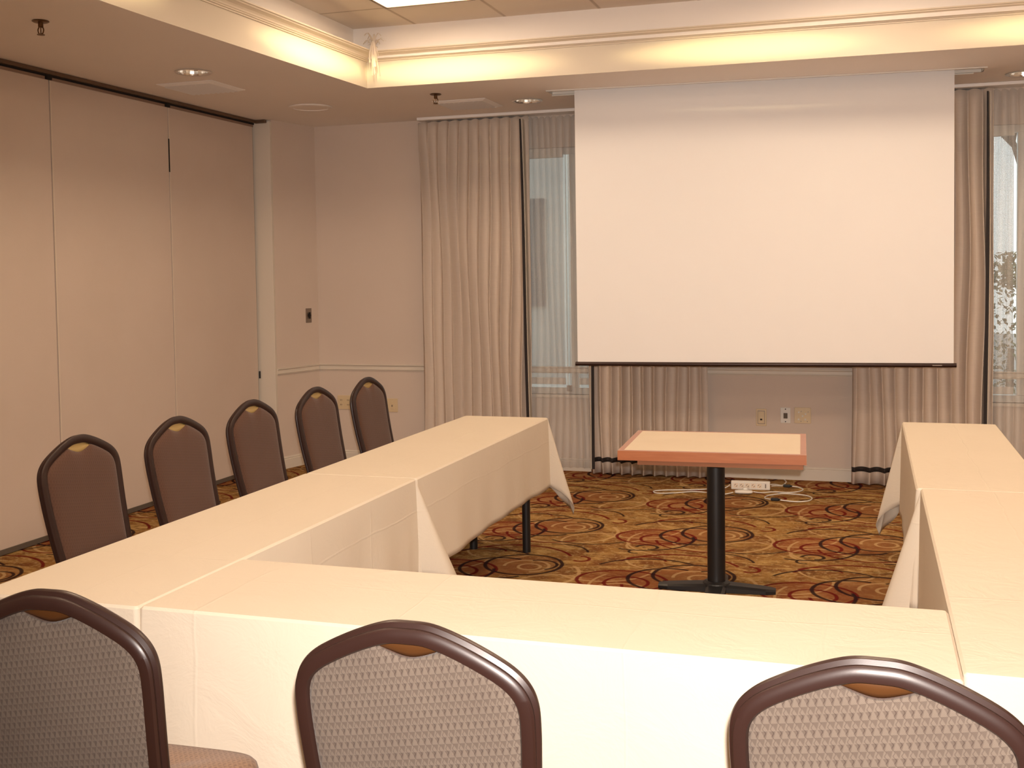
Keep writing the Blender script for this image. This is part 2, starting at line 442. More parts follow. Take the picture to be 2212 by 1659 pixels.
# chair rails and baseboards
rail = [(0, -.028), (.008, -.028), (.012, -.020), (.016, -.016), (.012, -.010), (.012, .010), (.018, .014), (.024, .020), (.024, .026), (0, .026)]
def rail_bm(path, z, prof=rail): return sweep_profile(B(), path, [(o, z+h) for o, h in prof])
lb = [(JX, JY), (-4.57, YB)]
struct('trim_2', rail_bm([(XR, YB), (-4.57, YB), (JX, JY)][0:2], .822), M['trimpaint'])
struct('trim_3', rail_bm([(-4.572, YB-.02), (JX, JY)], .822), M['trimpaint'])
basep = [(0, 0), (.014, 0), (.014, .078), (.010, .084), (.013, .090), (.008, .100), (0, .102)]
struct('baseboard_back', rail_bm([(XR, YB), (-4.57, YB)], 0, basep), M['trimpaint'])
struct('baseboard_left', rail_bm([(-4.572, YB-.014), (JX, JY)], 0, basep), M['trimpaint'])

# partition jamb
struct('trim_4', bx(-4.86, JX+.006, JY-.03, JY+.002, 0, H-.012, bev=.003), M['trimpaint'])

# ------------------------------------------------------------------ folding partition
part = thing('folding_partition', 'beige vinyl panel partition wall hung from a brown ceiling track at left', 'partition', (XP, 4.0, 0))
def P_(name, bm, m, parent=part, **k):
    bmesh.ops.translate(bm, vec=(-XP, -4.0, 0), verts=bm.verts) if parent is part else None
    return obj(name, bm, m, parent, **k)
joints = [8.17, 7.0, 5.77, 4.54, 3.31, 2.08, .85, -.38, -1.61, -2.84]
for a, b in zip(joints, joints[1:]):
    pn = P_('panel', bx(XP-.08, XP, b+.004, a-.004, .035, 2.845, bev=.003), M['partition'])
    sw = bx(XP-.06, XP+.006, b+.004, a-.004, .004, .036, bev=.002); bmesh.ops.translate(sw, vec=(-XP, -4.0, 0), verts=sw.verts)
    obj('bottom_sweep', sw, M['seal'], pn)
    ed = bx(XP-.001, XP+.003, b+.004, b+.010, .036, 2.844); bmesh.ops.translate(ed, vec=(-XP, -4.0, 0), verts=ed.verts)
    obj('edge_strip', ed, M['cream'], pn)
    tr = bx(XP-.02, XP+.01, b-.03, b+.02, 2.846, 2.874, bev=.003); bmesh.ops.translate(tr, vec=(-XP, -4.0, 0), verts=tr.verts)
    obj('hanger', tr, M['dark'], pn)
P_('gasket', bx(XP-.03, XP-.012, joints[0]-.002, JY-.034, .004, 2.846), M['dark'])
bm = bx(XP-.10, XP+.030, YF+.4, JY-.034, 2.876, 2.898, bev=.002)
P_('track', bm, M['bronze'])
P_('track_slot', bx(XP-.05, XP+.004, YF+.4, JY-.034, 2.864, 2.877), M['dark'])
P_('top_rail', bx(XP-.04, XP-.004, YF+.4, JY-.034, 2.8455, 2.8645), M['toprail'])
P_('latch', bx(XP+.0, XP+.012, 8.172, 8.184, .77, .83, bev=.003), M['black'])
P_('hinge_gap', bx(XP-.002, XP+.0035, 6.998, 7.006, 2.38, 2.62), M['dark'])
P_('track_end_cap', bx(XP+.02, XP+.12, JY-.06, JY-.03, 2.872, 2.898, bev=.004), M['bronze'])

# ------------------------------------------------------------------ windows, shades
def window(name, W, mull):
    x0, x1, z0, z1 = W
    bm = B(); y0, y1 = YB+.06, YB+.12
    f = .05
    box(bm, x0, x1, y0, y1, z0, z0+f); box(bm, x0, x1, y0, y1, z1-f, z1)
    box(bm, x0, x0+f, y0, y1, z0+f, z1-f); box(bm, x1-f, x1, y0, y1, z0+f, z1-f)
    fr = struct(name, bm, M['plastic'])
    for mx in mull:
        mo = obj('mullion', bx(mx-.03, mx+.03, y0-.005, y1, z0+f, z1-f, bev=.004), M['plastic'], fr)
    xs = [x0+f]+[v for mx in mull for v in (mx-.03, mx+.03)]+[x1-f]
    for i in range(0, len(xs), 2):
        obj('pane', bx(xs[i], xs[i+1], YB+.085, YB+.091, z0+f, z1-f), M['glass'], fr)
    obj('sill', bx(x0-.0, x1+.0, YB-.02, YB+.06, z0-.025, z0, bev=.004), M['trimpaint'], fr)
window('window_1', W1, [-2.285])
window('window_2', W2, [1.045, 1.75])
def shade(x0, x1, z0, label, chain=None):
    t = thing('roller_shade', label, 'window shade', ((x0+x1)/2, YB+.03, z0))
    def q(name, bm, m, par=t, **k):
        bmesh.ops.translate(bm, vec=(-(x0+x1)/2, -(YB+.03), -z0), verts=bm.verts); return obj(name, bm, m, par, **k)
    q('mesh_panel', bx(x0, x1, YB+.030, YB+.032, z0+.05, 2.56), M['mesh'])
    q('bottom_bar', bx(x0-.004, x1+.004, YB+.022, YB+.040, z0, z0+.055, bev=.004), M['plastic'])
    q('fascia', bx(x0-.004, x1+.004, YB+.004, YB+.048, 2.54, 2.618, bev=.004), M['plastic'])
    if chain:
        bm = B(); tube(bm, [(chain-.012, YB+.012, 2.56), (chain-.012, YB+.012, z0-.01)], .0022, 6)
        tube(bm, [(chain+.012, YB+.012, 2.56), (chain+.012, YB+.012, z0-.01)], .0022, 6)
        q('chain', bm, M['plastic'])
        q('tensioner', bx(chain-.022, chain+.022, YB+.004, YB+.03, z0-.055, z0-.005, bev=.006), M['steelplate'])
shade(-2.92, -2.36, .70, 'left grey mesh roller shade behind the sheer beside the leftmost drape', -2.322)
shade(-2.24, -1.58, .70, 'grey mesh roller shade behind the sheer, partly hidden by the projection screen')
shade(.50, .985, .68, 'narrow grey mesh roller shade in the right window, edge against the third drape', 1.10)
shade(1.155, 1.72, .68, 'grey mesh roller shade behind the right sheer at the frame edge')

# ------------------------------------------------------------------ curtains
def fold_profile(x0, x1, n, amp, seed, sharp=.35):
    r = random.Random(seed); ph = [r.uniform(-.5, .5) for _ in range(n+2)]; am = [r.uniform(.65, 1.15) for _ in range(n+2)]
    xs = []; S = 12*n
    for i in range(S+1):
        t = i/S*n; k = int(min(t, n-1e-6)); fr = t-k
        w = sin(2*pi*fr); a = am[k]*(1-fr)+am[k+1]*fr
        y = -amp*a*(w+.10*sin(4*pi*fr+ph[k]))
        xx = x0+(x1-x0)*(t+.10*sin(2*pi*fr+1.2)+.08*(ph[k]*(1-fr)+ph[k+1]*fr)*sin(pi*i/S))/n
        xs.append((min(max(xx, x0), x1), y, fr))
    return xs
def drape_mesh(x0, x1, yc, z0, z1, n, amp, seed, off=0, rows=26, pinch=True, hem=0):
    pr = fold_profile(x0, x1, n, amp, seed); bm = B(); grid = []
    r = random.Random(seed+5); ph = r.uniform(0, 6)
    for j in range(rows+1):
        z = z0+(z1-z0)*j/rows; row = []
        zt = 2.872
        for (x, y, fr) in pr:
            tp = max(0, (z-(zt-.16))/.16) if pinch else 0
            a = 1-.55*tp
            sway = .012*sin(1.7*z+x*6+ph)+.006*sin(4.1*z+x*11)
            xx = x+sway*(1 if x0+.01 < x < x1-.01 else .3)
            yy = yc+y*a*(1-.15*sin(z*1.3+x*5))+off
            zz = z
            if pinch and j == rows: zz = z-.020*(.5-.5*cos(2*pi*(fr+.25)))
            if hem and j == 0: zz = z+.004*sin(x*30)
            row.append(bm.verts.new((xx, yy, zz)))
        grid.append(row)
    for a, b in zip(grid, grid[1:]):
        for i in range(len(a)-1): bm.faces.new((a[i], a[i+1], b[i+1], b[i]))
    return bm
def solid(o, t=.004):
    m = o.modifiers.new('thickness', 'SOLIDIFY'); m.thickness = t; m.offset = 0; return o
def drape(x0, x1, n, seed, label, left_edge, right_edge):
    yc = 8.625
    t = thing('curtain', label, 'curtain', ((x0+x1)/2, yc, 0))
    def q(name, bm, m, sm=True, par=t):
        bmesh.ops.translate(bm, vec=(-(x0+x1)/2, -yc, 0), verts=bm.verts); return obj(name, bm, m, par, sm)
    solid(q('drapery_panel', drape_mesh(x0, x1, yc, .012, 2.872, n, .036, seed), M['drape']))
    solid(q('hem_braid', drape_mesh(x0, x1, yc, .102, .138, n, .036, seed, off=-.0045, rows=1, pinch=False), M['drapetrim']), .003)
    for e, s in ((left_edge, 1), (right_edge, -1)):
        if not e: continue
        xt, xb = e; bm = B(); pts = []
        for j in range(61):
            z = .05+2.79*j/60
            w = .011 if z < 1.9 else .006+.005*(2.84-z)
            pts.append((xb+(xt-xb)*z/2.84+.004*sin(2.1*z+seed), z, w))
        rings = [[(x-w, yc-.052, z), (x+w, yc-.052, z), (x+w, yc-.045, z), (x-w, yc-.045, z)] for x, z, w in pts]
        ring_loft(bm, rings); q('edge_braid', bm, M['drapetrim'], False)
        bm = B(); rings = [[(x-s*.016-.003, yc-.050, z), (x-s*.016+.003, yc-.050, z), (x-s*.016+.003, yc+.01, z), (x-s*.016-.003, yc+.01, z)] for x, z, w in pts]
        ring_loft(bm, rings); q('lining_edge', bm, M['lining'], False)
    return t
drape(-3.545, -2.602, 11, 3, 'leftmost beige pleated drape, on the back wall, black braid on its right edge', False, (-2.655, -2.612))
drape(-2.125, -1.19, 11, 11, 'beige pleated drape hanging behind the left half of the projection screen', (-2.088, -2.080), False)
drape(-.135, .835, 10, 23, 'beige pleated drape behind the right half of the screen, black braid on right edge', False, (.795, .785))
def sheer(x0, x1, n, seed, label):
    o = solid(obj('sheer_curtain', drape_mesh(x0, x1, 8.69, .035, 2.868, n, .018, seed, rows=20), M['sheer'], None, True), .001)
    tag(o, label, 'curtain'); return o
sheer(-2.64, -1.95, 13, 31, 'translucent white sheer between the first and second drapes, in front of a window')
sheer(.80, 1.95, 20, 37, 'translucent white sheer hanging right of the third drape, at the frame edge')
t = tag(obj('curtain_rail', bx(-3.54, 2.6, 8.572, 8.72, 2.876, 2.899, bev=.003), M['ventwhite']), 'long white ceiling rail carrying all the drapes and sheers along the back wall', 'curtain rail')

# ------------------------------------------------------------------ projection screen
ang = atan2(.075, 1)
def SL(bm, u0=0):     # move from slot-local (u along, v across) to the world, origin at slot centre
    return bm
sc_c = (-.735, sline(-.735), H)
t = thing('projection_screen', 'large white pull-down projection screen hanging in front of the drapes', 'projection screen', sc_c, ang)
cL = lambda x: (x+.735)/cos(ang)
xl, xr = cL(-2.005), cL(.535)
hz = .150
obj('screen_fabric', bx(xl, xr, -.0015, .0015, .958-H, hz-.06), M['screen'], t)
bm = B(); tube(bm, [(cL(-2.02), 0, .951-H), (cL(.552), 0, .951-H)], .0145, 14)
wt = obj('weight_bar', bm, M['screenback'], t, True)
bm = B(); tube(bm, [(xl-.03, .02, hz-.05), (xr+.03, .02, hz-.05)], .035, 16); obj('roller', bm, M['plastic'], t, True)
L0, L1 = cL(-2.19), cL(.72)
bm = B(); th = .006
box(bm, L0, L1, -.105, -.105+th, .001, hz); box(bm, L0, L1, .105-th, .105, .001, hz); box(bm, L0, L1, -.105, .105, hz, hz+th)
box(bm, L0, L0+th, -.105, .105, .001, hz); box(bm, L1-th, L1, -.105, .105, .001, hz)
obj('housing', bm, M['plastic'], t)
obj('flange', bx(L0, L1, -.118, -.100, -.009, 0, bev=.002), M['plastic'], t)
obj('flange', bx(L0, L1-.05, .100, .118, -.009, 0, bev=.002), M['plastic'], t)
bm = B(); box(bm, cL(.40), cL(.46), -.017, -.0152, .948-H, .954-H); obj('bar_label', bm, M['steelplate'], t)

# ------------------------------------------------------------------ ceiling fixtures
def troffer(x, y, first=[None], label=''):
    if first[0] is None:
        t = thing('ceiling_light', label, 'ceiling light', (x, y, HU)); s = .30
        bm = B()
        for a in ((-s, s, -s, -s+.02), (-s, s, s-.02, s), (-s, -s+.02, -s+.02, s-.02), (s-.02, s, -s+.02, s-.02)):
            box(bm, a[0], a[1], a[2], a[3], -.016, -.001)
        obj('frame', bm, M['bronze'], t)
        obj('diffuser', bx(-s+.02, s-.02, -s+.02, s-.02, -.012, -.002), M['diff'], t)
        first[0] = t; return t
    return dup(first[0], (x, y, HU), 0, label)
TROFF = 26
M['diff'] = emit('diffuser_glow', (1, .745, .51, 1), TROFF)
troffer(-2.60, 6.245, label='square recessed ceiling light glowing in the tray, cut by the top frame edge')
for i, (x, y) in enumerate(((-.06, 6.245), (1.85, 6.245), (-2.60, 3.7), (-.06, 3.7), (1.85, 3.7), (-2.60, 1.2), (-.06, 1.2))):
    troffer(x, y, label='square recessed ceiling light in the tray ceiling, row %s from the screen, %s column' % (('nearest', 'second', 'third')[(0, 0, 1, 1, 1, 2, 2)[i]], ('left', 'middle', 'right')[(1, 2, 0, 1, 2, 0, 1)[i]]))

dl0 = thing('recessed_downlight', 'chrome recessed downlight above the partition, beside an air vent', 'downlight', (DL[0][0], DL[0][1], H))
bm = B(); lathe(bm, [(.098, .0), (.112, -.0015), (.116, -.005), (.110, -.008), (.097, -.006), (.094, .002), (.098, .0)], 40)
obj('trim_ring', bm, M['chrome'], dl0, True)
bm = B(); lathe(bm, [(.0965, -.004), (.093, .02), (.085, .045), (.072, .075), (.055, .1), (.05, .13)], 24)
# faceted ring of the reflector
obj('reflector', bm, M['chrome'], dl0, False)
bm = B(); lathe(bm, [(.001, .02), (.018, .024), (.034, .040), (.040, .062), (.034, .09), (.02, .125), (.02, .135)], 24, cap=True)
obj('bulb', bm, M['bulb_glint'], dl0, True)
dup(dl0, (DL[1][0], DL[1][1], H), 0, 'chrome recessed downlight in the low ceiling just left of the projection screen')
dup(dl0, (DL[2][0], DL[2][1], H), 0, 'chrome recessed downlight at the right frame edge, right of the projection screen')
for i, (x, y) in enumerate(MORE_DL):
    dup(dl0, (x, y, H), 0, 'chrome recessed downlight in the low ceiling, out of the photograph, %s' % ('left side nearer the middle', 'left side near the rear', 'right side nearer the middle', 'right side near the rear')[i])

def vent(loc, label, first=[None]):
    if first[0] is None:
        t = thing('air_vent', label, 'air vent', loc); s = .21; bm = B()
        for k in range(4):
            w0, z0, w1, z1 = s, -.004, s-.035, -.024
            Rm = Matrix.Rotation(k*pi/2, 4, 'Z')
            pts = [(-w0, -w0, -.001), (w0, -w0, -.001), (w0, -w0, z0), (-w0, -w0, z0)]
            q = [(-w1, -w1, -.012), (w1, -w1, -.012), (w1, -w1, -.016), (-w1, -w1, -.016)]
            ring_loft(bm, [[Rm @ Vector(p) for p in pts], [Rm @ Vector(p) for p in q]])
        obj('frame', bm, M['ventwhite'], t)
        obj('backing', bx(-.18, .18, -.18, .18, -.006, -.002), M['steelplate'], t)
        bm = B()
        for k in range(9):
            x = -.155+k*.0388
            box(bm, -.018, .018, -.172, .172, -.001, .001, mtx=Matrix.Translation((x, 0, -.014)) @ Matrix.Rotation(-.45, 4, 'Y'))
        obj('louvers', bm, M['louver'], t)
        first[0] = t; return t
    return dup(first[0], loc, 0, label)
vent((-4.30, 6.625, H), 'square white air vent in the low ceiling above the partition panels')
vent((-2.895, 8.03, H), 'square white air vent in the low ceiling above the leftmost drape')
def sprinkler(loc, label, first=[None]):
    if first[0] is None:
        t = thing('fire_sprinkler', label, 'sprinkler', loc)
        bm = B(); lathe(bm, [(.001, -.001), (.040, -.001), (.042, -.004), (.034, -.009), (.014, -.010), (.001, -.010)], 24); obj('escutcheon', bm, M['brass'], t, True)
        bm = B(); lathe(bm, [(.012, -.008), (.013, -.03), (.009, -.034), (.001, -.034)], 12)
        tube(bm, spline([(-.010, 0, -.03), (-.017, 0, -.045), (-.012, 0, -.062), (0, 0, -.068)], 4), .003, 8)
        tube(bm, spline([(.010, 0, -.03), (.017, 0, -.045), (.012, 0, -.062), (0, 0, -.068)], 4), .003, 8)
        tube(bm, [(0, 0, -.034), (0, 0, -.068)], .0025, 8)
        obj('frame_arms', bm, M['brass'], t, True)
        bm = B(); lathe(bm, [(.001, -.068), (.018, -.068), (.019, -.071), (.001, -.072)], 16); obj('deflector', bm, M['brass'], t, True)
        first[0] = t; return t
    return dup(first[0], loc, 0, label)
sprinkler((-3.935, 4.655, H), 'brass fire sprinkler in the low ceiling at the upper left corner')
sprinkler((-2.956, 7.522, H), 'brass fire sprinkler beside the vent above the leftmost drape')
t = thing('ceiling_speaker', 'round flush ceiling speaker between the two air vents', 'speaker', (-4.055, 7.715, H))
bm = B(); lathe(bm, [(.165, -.001), (.165, -.006), (.155, -.012), (.135, -.012), (.130, -.006)], 48); obj('ring', bm, M['ceiling'], t, True)
bm = B(); lathe(bm, [(.132, -.006), (.08, -.008), (.001, -.009)], 48); obj('grille', bm, M['ceiling'], t, True)

# tattered ribbon tuft stuck on the crown corner
bm = B(); r = random.Random(4)
cx, cy = SX0+.10, SY0-.10
for k in range(42):
    a = r.uniform(0, 2*pi); z0 = H+.30+r.uniform(-.05, .0)
    if k < 20:
        L = r.uniform(.03, .09); up = r.uniform(.0, .06)
        pts = [(cx+.01*cos(a), cy+.01*sin(a), z0), (cx+L*.6*cos(a), cy+L*.6*sin(a), z0+up), (cx+L*cos(a), cy+L*sin(a), z0+up*.5)]
    else:
        L = r.uniform(.08, .20)
        ox, oy = r.uniform(-.02, .03), r.uniform(-.03, .02)
        pts = [(cx+ox*.3, cy+oy*.3, z0), (cx+ox, cy+oy-.01, z0-L*.5), (cx+ox*1.3, cy+oy*1.2, z0-L)]
    P3 = spline(pts, 4); w = r.uniform(.003, .006)
    va = [bm.verts.new(p+Vector((-sin(a)*w, cos(a)*w, 0))) for p in P3]; vb = [bm.verts.new(p-Vector((-sin(a)*w, cos(a)*w, 0))) for p in P3]
    for i in range(len(P3)-1): bm.faces.new((va[i], va[i+1], vb[i+1], vb[i]))
solid(tag(obj('ribbon_tuft', bm, M['cream']), 'pale frayed tuft stuck on the crown moulding corner', 'decoration'), .0008)

# ------------------------------------------------------------------ wall plates
def plate(name, x0, x1, z0, z1, mt, label, kind):
    xc, zc = (x0+x1)/2, (z0+z1)/2; w, h = (x1-x0)/2, (z1-z0)/2
    t = thing(name, label, 'wall plate', (xc, YB, zc))
    obj('cover', bx(-w, w, -.007, 0, -h, h, bev=.0025), mt, t)
    if kind == 'duplex':
        for ox in (-w*.48, w*.48):
            for oz in (-.02, .02):
                s = obj('socket', bx(ox-.015, ox+.015, -.009, -.006, oz-.013, oz+.013, bev=.003), M['ivory'], t)
                bm = B(); box(bm, ox-.008, ox-.005, -.0096, -.0085, oz-.006, oz+.006); box(bm, ox+.005, ox+.008, -.0096, -.0085, oz-.006, oz+.006)
                obj('slots', bm, M['dark'], s)
    if kind == 'toggle':
        s = obj('socket', bx(-.017, .017, -.009, -.006, -.034, .034, bev=.002), M['ivory'], t)
        obj('toggle', bx(-.004, .004, -.014, -.008, -.012, .004, bev=.001), M['steelplate'], s)
    if kind == 'rocker':
        f = obj('recess', bx(-.028, .028, -.0078, -.0065, -.052, .052), M['steelplate'], t)
        obj('rocker', bx(-.024, .024, -.012, -.0075, -.047, .047, bev=.003), M['ivory'], f)
        obj('jack', bx(-.008, .008, -.0126, -.0115, -.022, -.010), M['dark'], f)
    if kind == 'data':
        obj('jack', bx(-.015, .015, -.010, -.006, -.024, .018, bev=.002), M['seal'], t)
        for z in (-.048, .048): obj('screw', tube(B(), [(0, -.006, z), (0, -.0095, z)], .0045, 10), M['dark'], t)
    if kind == 'quad':
        for ox, oz in ((-.028, .025), (.022, .012), (-.03, -.03), (.02, -.03), (.0, -.004)):
            obj('jack', tube(B(), [(ox, -.006, oz), (ox, -.014, oz)], .0065, 10), M['plastic'], t)
        for ox, oz in ((-.010, .032), (.040, .028), (-.012, -.045), (.035, -.045)):
            obj('screw', tube(B(), [(ox, -.006, oz), (ox, -.010, oz)], .004, 8), M['steelplate'], t)
    return t
plate('outlet_plate', -4.40, -4.262, .455, .577, M['ivory'], 'ivory outlet plate low on the back wall, left of the farthest chair back', 'duplex')
plate('switch_plate', -3.935, -3.833, .442, .558, M['ivory'], 'ivory wall plate low on the back wall, right of the farthest chair back', 'toggle')
plate('outlet_plate', -.834, -.755, .408, .540, M['ivory'], 'ivory single wall plate under the screen, leftmost of three', 'rocker')
plate('data_plate', -.650, -.575, .434, .553, M['plastic'], 'small white data plate under the screen, between two ivory plates', 'data')
plate('jack_plate', -.547, -.424, .435, .556, M['ivory'], 'wide ivory plate with several jacks under the screen, rightmost of three', 'quad')
# metal key switch on the slanted wall
d = Vector((-4.57-JX, YB-JY, 0)).normalized(); nrm = Vector((d.y, -d.x, 0))
t = thing('key_switch', 'narrow metal key switch plate on the left wall near the corner', 'wall plate', tuple(Vector((-4.57, YB, 1.275))-d*.13), atan2(d.y, d.x))
obj('cover', bx(-.036, .036, -.006, -.0002, -.062, .062, bev=.002), M['steelplate'], t)
bm = B(); tube(bm, [(0, -.004, 0), (0, -.016, 0)], .016, 16); box(bm, -.008, .008, -.02, -.012, -.028, .028, bev=.002); obj('keyhole', bm, M['dark'], t, True)

# ------------------------------------------------------------------ tables with cloths
TT = .735
def folding_table(x0, x1, y0, y1, label, legs):
    cx, cy = (x0+x1)/2, (y0+y1)/2
    t = thing('folding_table', label, 'table', (cx, cy, 0), group='narrow tables under the white cloths')
    obj('tabletop', bx(x0-cx+.012, x1-cx-.012, y0-cy+.012, y1-cy-.012, TT-.022, TT+.018, bev=.004), M['laminate'], t)
    obj('leg_rail', bx(x0-cx+.05, x1-cx-.05, y0-cy+.14, y0-cy+.17, TT-.05, TT-.0215), M['black'], t)
    obj('leg_rail', bx(x0-cx+.05, x1-cx-.05, y1-cy-.17, y1-cy-.14, TT-.05, TT-.0215), M['black'], t)
    for lx, ly in legs:
        bm = B(); tube(bm, [(lx-cx, ly-cy, 0), (lx-cx, ly-cy, TT-.045)], [.0235, .0235], 16)
        lg = obj('leg', bm, M['black'], t, True)
    return t
LX0, LX1 = -2.305, -1.79
def legs4(x0, x1, y0, y1, dx=.095): return [(x0+dx, y0+.155), (x1-dx, y0+.155), (x0+dx, y1-.155), (x1-dx, y1-.155)]
TA = (LX0, LX1, 4.262, 6.26); TB = (LX0, LX1, 2.40, 4.259); TC = (-1.786, .182, 2.405, 2.90); TD = (.186, .655, 2.455, 4.512); TE = (.17, .645, 4.516, 6.47)
for T_, lab in ((TA, 'narrow folding table under the far cloth of the left row, black legs showing'), (TB, 'narrow folding table hidden under the near cloth of the left row'),
                (TC, 'narrow folding table hidden under the cloth of the front row'), (TD, 'narrow folding table hidden under the near cloth of the right row'),
                (TE, 'narrow folding table hidden under the far cloth of the right row')):
    o = folding_table(*T_, lab, legs4(*T_))
    del o['group']

ZT = .760
def cloth(T_, label, drop, ears, flare=.012, seed=1, wave=1.0, zt=ZT, mt='linen'):
    """ears: dict corner -> (flare distance, tip drop factor, skew) ; corners 'bl','br','tr','tl' (y low/high)"""
    x0, x1, y0, y1 = T_; cx, cy = (x0+x1)/2, (y0+y1)/2; r = random.Random(seed); rc = .012
    ph = [r.uniform(0, 6.28) for _ in range(8)]
    per = []   # (x, y, nx, ny, ear(dist), ear factor)
    corners = [('br', x1-rc, y0+rc, -90), ('tr', x1-rc, y1-rc, 0), ('tl', x0+rc, y1-rc, 90), ('bl', x0+rc, y0+rc, 180)]
    NS = 20
    for ci, (nm, ccx, ccy, a0) in enumerate(corners):
        fd, tf, skew = ears.get(nm, (.03, 1.0, 0))
        for j in range(NS+1):
            u = j/NS; a = rad(a0+90*u)
            e = 1-abs(u-.5)*2
            per.append((ccx+rc*cos(a), ccy+rc*sin(a), cos(a), sin(a), fd*sin(pi*u)**.6, 1+(tf-1)*e**.85, skew*e, ci+u))
        nx_ = corners[(ci+1) % 4]; ccx2, ccy2 = nx_[1], nx_[2]; a = rad(a0+90)
        L = sqrt((ccx2-ccx)**2+(ccy2-ccy)**2); m = max(6, int(L/.04))
        p0 = (ccx+rc*cos(a), ccy+rc*sin(a)); p1 = (ccx2+rc*cos(a), ccy2+rc*sin(a))
        dn = {0: 'r', 1: 't', 2: 'l', 3: 'b'}[ci]
        for j in range(1, m):
            u = j/m; s = L*u
            dd = min(s, L-s)
            fade = min(1, dd/.25)
            wv = .010*sin(s*5.5+ph[ci])*sin(s*2.1+ph[ci+3])+.004*sin(s*19+ph[ci+1])
            pin = -.010*math.exp(-(dd/.05)**2)
            per.append((p0[0]+(p1[0]-p0[0])*u, p0[1]+(p1[1]-p0[1])*u, cos(a), sin(a), (wv*fade+pin)*wave, 1+.012*sin(s*4+ph[ci]), 0, None))
    n = len(per); bm = B(); rows = 16
    rings = []
    for j in range(rows+1):
        t = j/rows; ring = []
        for (x, y, nx, ny, e, fl, sk, ck) in per:
            if j == 0: px, py, pz = x-nx*.006, y-ny*.006, zt
            elif j == 1: px, py, pz = x+nx*.0, y+ny*.0, zt-.006
            else:
                tt = (j-1)/(rows-1)
                base = flare*tt**.7
                q = base+e*(tt**1.05)
                px, py = x+nx*q, y+ny*q
                if sk: py += sk*tt
                # small hanging folds in the gathered corners
                if ck is not None:
                    g = .006*sin((ck % 1)*pi*6)*tt; px += -ny*g; py += nx*g
                pz = zt-.006-(drop-.006)*fl*tt
            ring.append((px-cx, py-cy, max(pz, .004)-zt))
        rings.append(ring)
    vr = [[bm.verts.new(p) for p in rr] for rr in rings]
    for a, b in zip(vr, vr[1:]):
        for i in range(n):
            k = (i+1) % n; bm.faces.new((a[i], a[k], b[k], b[i]))
    # top
    bm.faces.new(vr[0])
    o = obj('tablecloth', bm, M[mt], None, True, loc=(cx, cy, zt))
    # welt hem stitched along the lower edge is part of the mesh thickness
    solid(o, .0025); tag(o, label, 'tablecloth')
    return o
cloth(TA, 'white tablecloth on the far table of the left row, a corner hanging low', .402, {'tr': (.155, 1.47, 0), 'tl': (.12, 1.4, 0), 'br': (.02, 1.02, 0), 'bl': (.02, 1.0, 0)}, seed=2)
cloth(TB, 'white tablecloth on the near table of the left row, folded corner fanning at the seam', .40, {'tr': (.16, 1.12, .03), 'tl': (.02, 1.0, 0), 'br': (.008, 1.0, 0), 'bl': (.1, 1.4, 0)}, seed=5, wave=1.6, zt=ZT+.001)
cloth(TC, 'white tablecloth on the front table, its bright drop facing the three near chairs', .52, {'br': (.008, 1.0, 0), 'bl': (.006, 1.0, 0), 'tr': (.008, 1, 0), 'tl': (.008, 1, 0)}, seed=9, zt=ZT+.002, mt='linen_front')
cloth(TD, 'white tablecloth on the near table of the right row, meeting the front table', .62, {'tl': (.235, 1.12, .0), 'bl': (.008, 1.0, 0), 'br': (.1, 1.1, 0), 'tr': (.01, 1, 0)}, seed=14, wave=.6)
cloth(TE, 'white tablecloth on the far table of the right row, corner pointing toward the floor', .46, {'tl': (.16, 1.42, -.04), 'tr': (.13, 1.3, 0), 'bl': (.02, 1.0, 0), 'br': (.02, 1, 0)}, seed=21, wave=.8, zt=ZT-.001)

# pedestal table
t = thing('pedestal_table', 'small pedestal table with cream top and orange wood edge on a black column', 'table', (-.733, 5.60, 0), rad(3.2))
w, dpt = .438, .352
obj('tabletop', bx(-w+.028, w-.028, -dpt+.028, dpt-.028, .705, .7505), M['laminate'], t)
bm = B()
def frame4(bm, w, d, b, z0, z1):
    o_ = [(-w, -d), (w, -d), (w, d), (-w, d)]; i_ = [(-w+b, -d+b), (w-b, -d+b), (w-b, d-b), (-w+b, d-b)]
    for k in range(4):
        j = (k+1) % 4
        ring_loft(bm, [[(*o_[k], z0), (*i_[k], z0), (*i_[k], z1), (*o_[k], z1)], [(*o_[j], z0), (*i_[j], z0), (*i_[j], z1), (*o_[j], z1)]])
frame4(bm, w, dpt, .028, .704, .750)
obj('wood_edge', bm, M['woodedge'], t)
obj('under_board', bx(-w+.10, w-.008, -dpt+.012, dpt-.012, .682, .7035, mtx=Matrix.Rotation(rad(-1.2), 4, 'Z')), mat('dark_wood_underside', srgb(140, 84, 44), .5), t)
bm = B(); tube(bm, [(0, 0, .03), (0, 0, .685)], .0445, 32); obj('column', bm, M['black'], t, True)
bm = B()
def foot(bm, L, a):
    Rm = Matrix.Rotation(a, 4, 'Z'); rings = []
    for i in range(13):
        x = -L+2*L*i/12; e = 1-abs(x)/L; hw = .042+.012*e if 0 < i < 12 else .028; zt = .022+.020*e**.8
        rings.append([Rm @ Vector(p) for p in ((x, -hw, .002), (x, hw, .002), (x, hw, zt*.7), (x, hw*.7, zt), (x, -hw*.7, zt), (x, -hw, zt*.7))])
    ring_loft(bm, rings)
foot(bm, .29, 0); foot(bm, .26, pi/2)
lathe(bm, [(.001, .036), (.07, .036), (.066, .044), (.052, .052), (.001, .054)], 24)
obj('cross_base', bm, M['black'], t)

